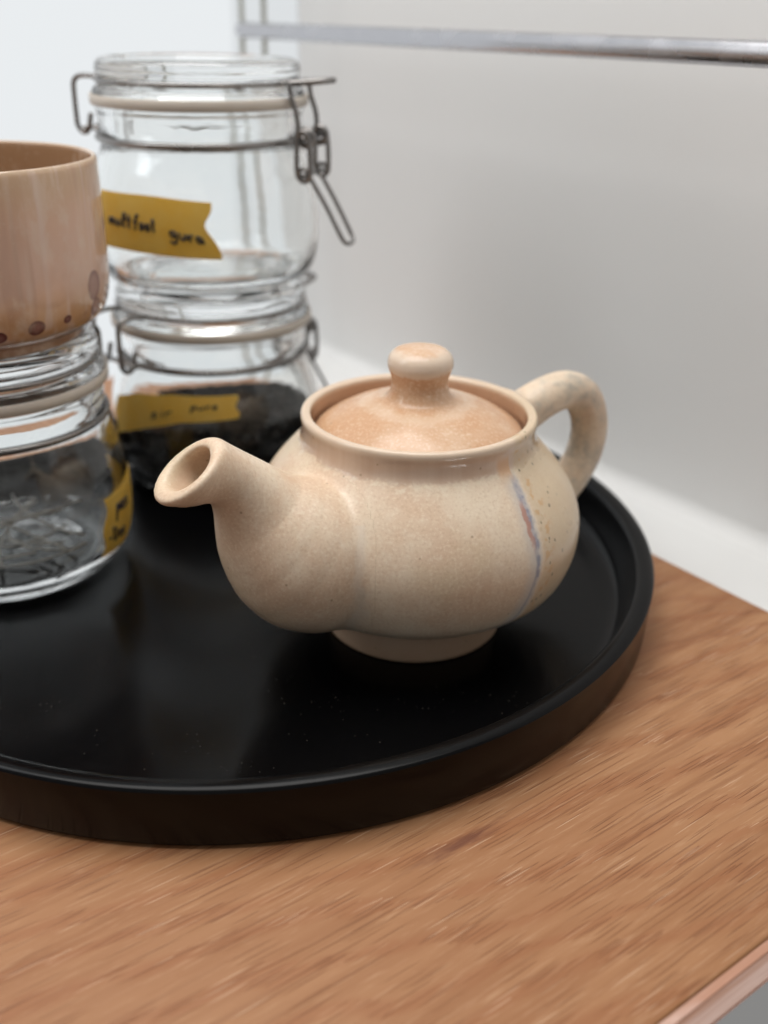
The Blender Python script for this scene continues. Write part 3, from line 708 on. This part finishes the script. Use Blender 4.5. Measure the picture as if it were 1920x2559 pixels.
# handwriting: each letter is strokes in a 0..1 box (x-height 0.5, descender below 0)
LET = {
 'm': [[(0, .5), (.05, .02)], [(.04, .38), (.2, .5), (.3, .4), (.32, .05)], [(.33, .38), (.5, .5), (.62, .38), (.68, .02)]],
 'u': [[(0, .5), (.02, .15), (.18, .02), (.36, .15), (.42, .5)], [(.42, .5), (.44, .02)]],
 'l': [[(.05, .15), (.3, .7), (.28, 1.0), (.15, .95), (.1, .5), (.14, .1), (.3, .03)]],
 't': [[(.2, .95), (.18, .15), (.3, .02)], [(0, .6), (.4, .64)]],
 'f': [[(.5, .95), (.33, 1.0), (.24, .75), (.2, -.1)], [(0, .48), (.42, .52)]],
 'o': [[(.2, .5), (.03, .32), (.08, .05), (.28, .04), (.38, .28), (.2, .5)]],
 'g': [[(.4, .5), (.12, .48), (.05, .2), (.22, .1), (.42, .35), (.43, .5), (.42, -.2), (.2, -.42), (-.05, -.3)]],
 'r': [[(0, .5), (.04, .02)], [(.03, .3), (.18, .48), (.36, .45)]],
 'a': [[(.38, .48), (.14, .5), (.03, .25), (.12, .04), (.3, .12), (.38, .4)], [(.4, .5), (.44, .02)]],
 'p': [[(.02, .5), (.06, -.5)], [(.04, .35), (.22, .52), (.4, .38), (.3, .1), (.06, .06)]],
 's': [[(.35, .48), (.1, .48), (.08, .32), (.3, .2), (.28, .04), (.02, .04)]],
 'i': [[(.1, .5), (.12, .02)], [(.1, .72), (.12, .75)]],
 '-': [[(0, .3), (.3, .3)]],
 'D': [[(.08, .9), (.1, .02)], [(0, .9), (.35, .85), (.5, .5), (.35, .08), (.05, .02)]],
 'e': [[(.05, .26), (.36, .3), (.3, .5), (.1, .46), (.03, .2), (.16, .02), (.4, .1)]],
}
WID = dict(m=.95, u=.68, l=.5, t=.6, f=.66, o=.6, g=.72, r=.55, a=.66, p=.64, s=.55, i=.34, D=.78, e=.6)
WID['-'] = .5; WID[' '] = .55
def tape_strip(j, edge, off, lines, size, w_ink):
    """edge(a,b) -> (theta degrees, z) on the jar, a along and b across the strip"""
    def pt(a, b, o):
        t, z = edge(a, b); r = float(jar_r(z)) + o; q = math.radians(t)
        return (r * math.cos(q), r * math.sin(q), z)
    na, nb = 44, 12
    V = []
    for lay in (off + 0.0012, off):
        for i in range(na + 1):
            for k in range(nb + 1): V.append(pt(i / na, k / nb, lay))
    m = (na + 1) * (nb + 1); F = []
    id_ = lambda l, i, k: l * m + i * (nb + 1) + k
    for i in range(na):
        for k in range(nb):
            F.append((id_(0, i, k), id_(0, i + 1, k), id_(0, i + 1, k + 1), id_(0, i, k + 1)))
            F.append((id_(1, i, k + 1), id_(1, i + 1, k + 1), id_(1, i + 1, k), id_(1, i, k)))
    for i in range(na):
        for k in (0, nb):
            q = (id_(0, i, k), id_(1, i, k), id_(1, i + 1, k), id_(0, i + 1, k)); F.append(q if k == 0 else q[::-1])
    for k in range(nb):
        for i in (0, na):
            q = (id_(0, i, k), id_(0, i, k + 1), id_(1, i, k + 1), id_(1, i, k)); F.append(q if i == 0 else q[::-1])
    t = mesh_obj('tape_label', V, F, M_tape, j, angle=40)
    V, F = [], []
    for text, a0, b0, slope, sz in lines:
        x = 0.0
        for ch in text:
            for st in LET.get(ch, []):
                st = spline(st, 3)
                path = [pt(a0 + (x + p[0]) * sz[0], b0 + (x + p[0]) * slope + p[1] * sz[1], off + 0.0015) for p in st]
                tube(path, [w_ink * (0.85 + 0.3 * random.random()) for _ in path], 6, False, V, F)
            x += WID.get(ch, .55)
    if V: mesh_obj('lettering', V, F, M_ink, t)
    return t
def strip_fn(top, bot, rag0, rag1):
    top, bot = np.array(top), np.array(bot)
    def edge(a, b):
        t0, z0 = np.interp(a, top[:, 0], top[:, 1]), np.interp(a, top[:, 0], top[:, 2])
        t1, z1 = np.interp(a, bot[:, 0], bot[:, 1]), np.interp(a, bot[:, 0], bot[:, 2])
        t = t1 + (t0 - t1) * b; z = z1 + (z0 - z1) * b
        t += (1 - a) ** 6 * rag0(b) + a ** 6 * rag1(b)
        return t, z
    return edge
JB = (-0.3966, 2.300); JF = (-0.745, 1.833)
TOPZ = 0.4520
jar1 = make_jar((*JB, 0.0), 224, 44, 'lower glass jar of the back stack, half full of black tea')
jar2 = make_jar((*JB, TOPZ), 162, -18, 'empty upper glass jar of the back stack, open lever hanging at its right')
jar3 = make_jar((*JF, 0.0), 66, -114, 'nearly empty glass jar at the left edge, a mug standing on its lid')
tape_strip(jar2, strip_fn([(0, -146.5, .2185), (.45, -113, .221), (.65, -103, .2195), (1, -79.5, .2105)], [(0, -139.5, .1105), (.3, -124, .111), (.6, -104, .108), (1, -75.5, .1005)],
           lambda b: 1.2 * math.sin(9 * b), lambda b: 1.6 * math.sin(7 * b + 1) - 2.2 * math.exp(-((b - .62) / .16) ** 2)), 0.0006,
           [('multfoot', .168, .43, -.006, (.0865, .235)), ('gura', .705, .345, -.030, (.090, .225))], .235, .0027)
tape_strip(jar1, strip_fn([(0, -150, .226), (.3, -128, .252), (.5, -104, .262), (1, -69.5, .2620)], [(0, -147, .142), (.35, -122, .180), (.6, -100, .206), (1, -70, .214)],
           lambda b: 1.5 * math.sin(8 * b), lambda b: 1.0 * math.sin(9 * b)), 0.0006,
           [('sir', .40, .30, .02, (.10, .30)), ('pure', .66, .50, 0.0, (.085, .26))], .2, .0016)
tape_strip(jar3, strip_fn([(0, -21.5, .1735), (.3, -6, .1745), (.6, 14, .173), (1, 42, .168)], [(0, -26, .0575), (.4, 0, .0500), (1, 38, .046)],
           lambda b: 1.4 * math.sin(10 * b), lambda b: 1.0 * math.sin(9 * b)), 0.0006,
           [('pasi', .150, .66, -.01, (.105, .27)), ('-Des', .05, .22, -.01, (.105, .25))], .3, .0023)

# black tea in the lower back jar: a heap of little curled leaves
V, F = [], []
def in_r(z): 
    k = jar_inner[::-1]; return float(np.interp(z, k[:, 1], k[:, 0]))
def top_z(x, y): return 0.150 + 0.014 * math.sin(6 * x + 1) + 0.012 * math.cos(7 * y) - 0.04 * (x * x + y * y) * 4 + 0.03 * (x)
cnt = 0
while cnt < 9000:
    x, y = rng.uniform(-.225, .225, 2); rad = math.hypot(x, y)
    zt = top_z(x, y)
    z = zt - abs(rng.normal(0, .010)) if rng.random() < 0.45 else rng.uniform(.045, zt)
    if z < .045: continue
    lim = in_r(z) - 0.007
    if rad > lim: continue
    if z < zt - .03 and rad < lim - .02: continue
    cnt += 1
    L = rng.uniform(.006, .016); w_ = rng.uniform(.002, .0045)
    d = Vector(rng.normal(0, 1, 3)).normalized(); e = d.orthogonal().normalized(); f = d.cross(e)
    c = Vector((x, y, z)); b = len(V)
    bend = f * rng.uniform(-.004, .004)
    for t in (-1, 0, 1):
        for s in (-1, 1):
            q = c + d * (t * L * .5) + e * (s * w_) + (bend if t == 0 else Vector((0, 0, 0)))
            rq = math.hypot(q.x, q.y); lq_ = in_r(min(max(q.z, .04), .34)) - 0.003
            if rq > lq_: q.x *= lq_ / rq; q.y *= lq_ / rq
            V.append(tuple(q))
    F += [(b, b + 1, b + 3, b + 2), (b + 2, b + 3, b + 5, b + 4)]
b0 = len(V)
core = [(0, .044), (.15, .044), (.185, .055), (.205, .085), (.209, .11), (.198, .122), (.1, .128), (0, .130)]
cv_, cf_ = lathe(core, 48); V += cv_; F += [tuple(i + b0 for i in f) for f in cf_]
tea = mesh_obj('tea_leaves', V, F, mat_tea(), smooth=False); tea.location = Vector((*JB, 0)) * S
tag(tea, 'dark loose black tea leaves filling the lower jar of the back stack', 'tea leaves', kind='stuff')

# a few pale strands laid on the bottom of the left jar
V, F = [], []
for q in range(13):
    a0 = rng.uniform(0, 2 * math.pi); off = rng.uniform(-.10, .10); ln = rng.uniform(.09, .17); cu = rng.uniform(-.05, .05); z0 = .041 + rng.uniform(0, .022)
    pts = []
    for t_ in np.linspace(-1, 1, 9):
        lx, ly = t_ * ln, off + cu * (1 - t_ * t_) * 1.6
        x, y = lx * math.cos(a0) - ly * math.sin(a0), lx * math.sin(a0) + ly * math.cos(a0)
        k_ = max(1.0, math.hypot(x, y) / .180)
        pts.append((x / k_, y / k_, z0 + .012 * abs(t_) ** 2))
    tube(pts, .0030, 6, False, V, F)
def mat_strand():
    N = Nodes('pale_strand'); n = N.noise(N.obj(), 200, 2)
    return N.done(N.bsdf(Base_Color=N.mix(n, (0.66, 0.64, 0.60), (0.76, 0.74, 0.70)), Roughness=0.35, Transmission_Weight=0.2, IOR=1.3))
st_ = mesh_obj('pale_strands', V, F, mat_strand()); st_.location = Vector((*JF, 0)) * S
tag(st_, 'few pale translucent strands lying at the bottom of the left jar', 'pasta', kind='stuff')

# ------------------------------------------------------------------ mug on the front jar
mo = [(0, .006), (.150, .005), (.165, 0), (.180, 0), (.1865, .004), (.188, .012), (.192, .018), (.206, .026), (.222, .038), (.233, .056), (.2395, .085), (.2420, .13), (.2418, .20), (.2410, .260), (.2400, .295), (.2380, .3050), (.2345, .3085), (.2310, .3070), (.2285, .300)]
mi = [(.2280, .26), (.2285, .13), (.225, .085), (.214, .052), (.190, .035), (.12, .028), (0, .026)]
mp_ = spline(mo + mi, 4); mp_[:, 0] = np.maximum(mp_[:, 0], 0)
V, F = lathe([tuple(p) for p in mp_], 192, lambda a, z: 0.0022 * math.sin(2 * a + 1) + 0.0012 * math.sin(5 * a + 20 * z))
nin = len(spline(mo, 4)); seg_in = []
Vn = np.array(V)
first = nin - 3
flag = np.zeros(len(Vn)); flag[1 + (first - 1) * 192:] = 1
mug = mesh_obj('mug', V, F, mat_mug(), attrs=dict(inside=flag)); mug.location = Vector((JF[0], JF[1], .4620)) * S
tag(mug, 'tan and rose glazed mug with purple-brown dots, standing on the left jar', 'mug')
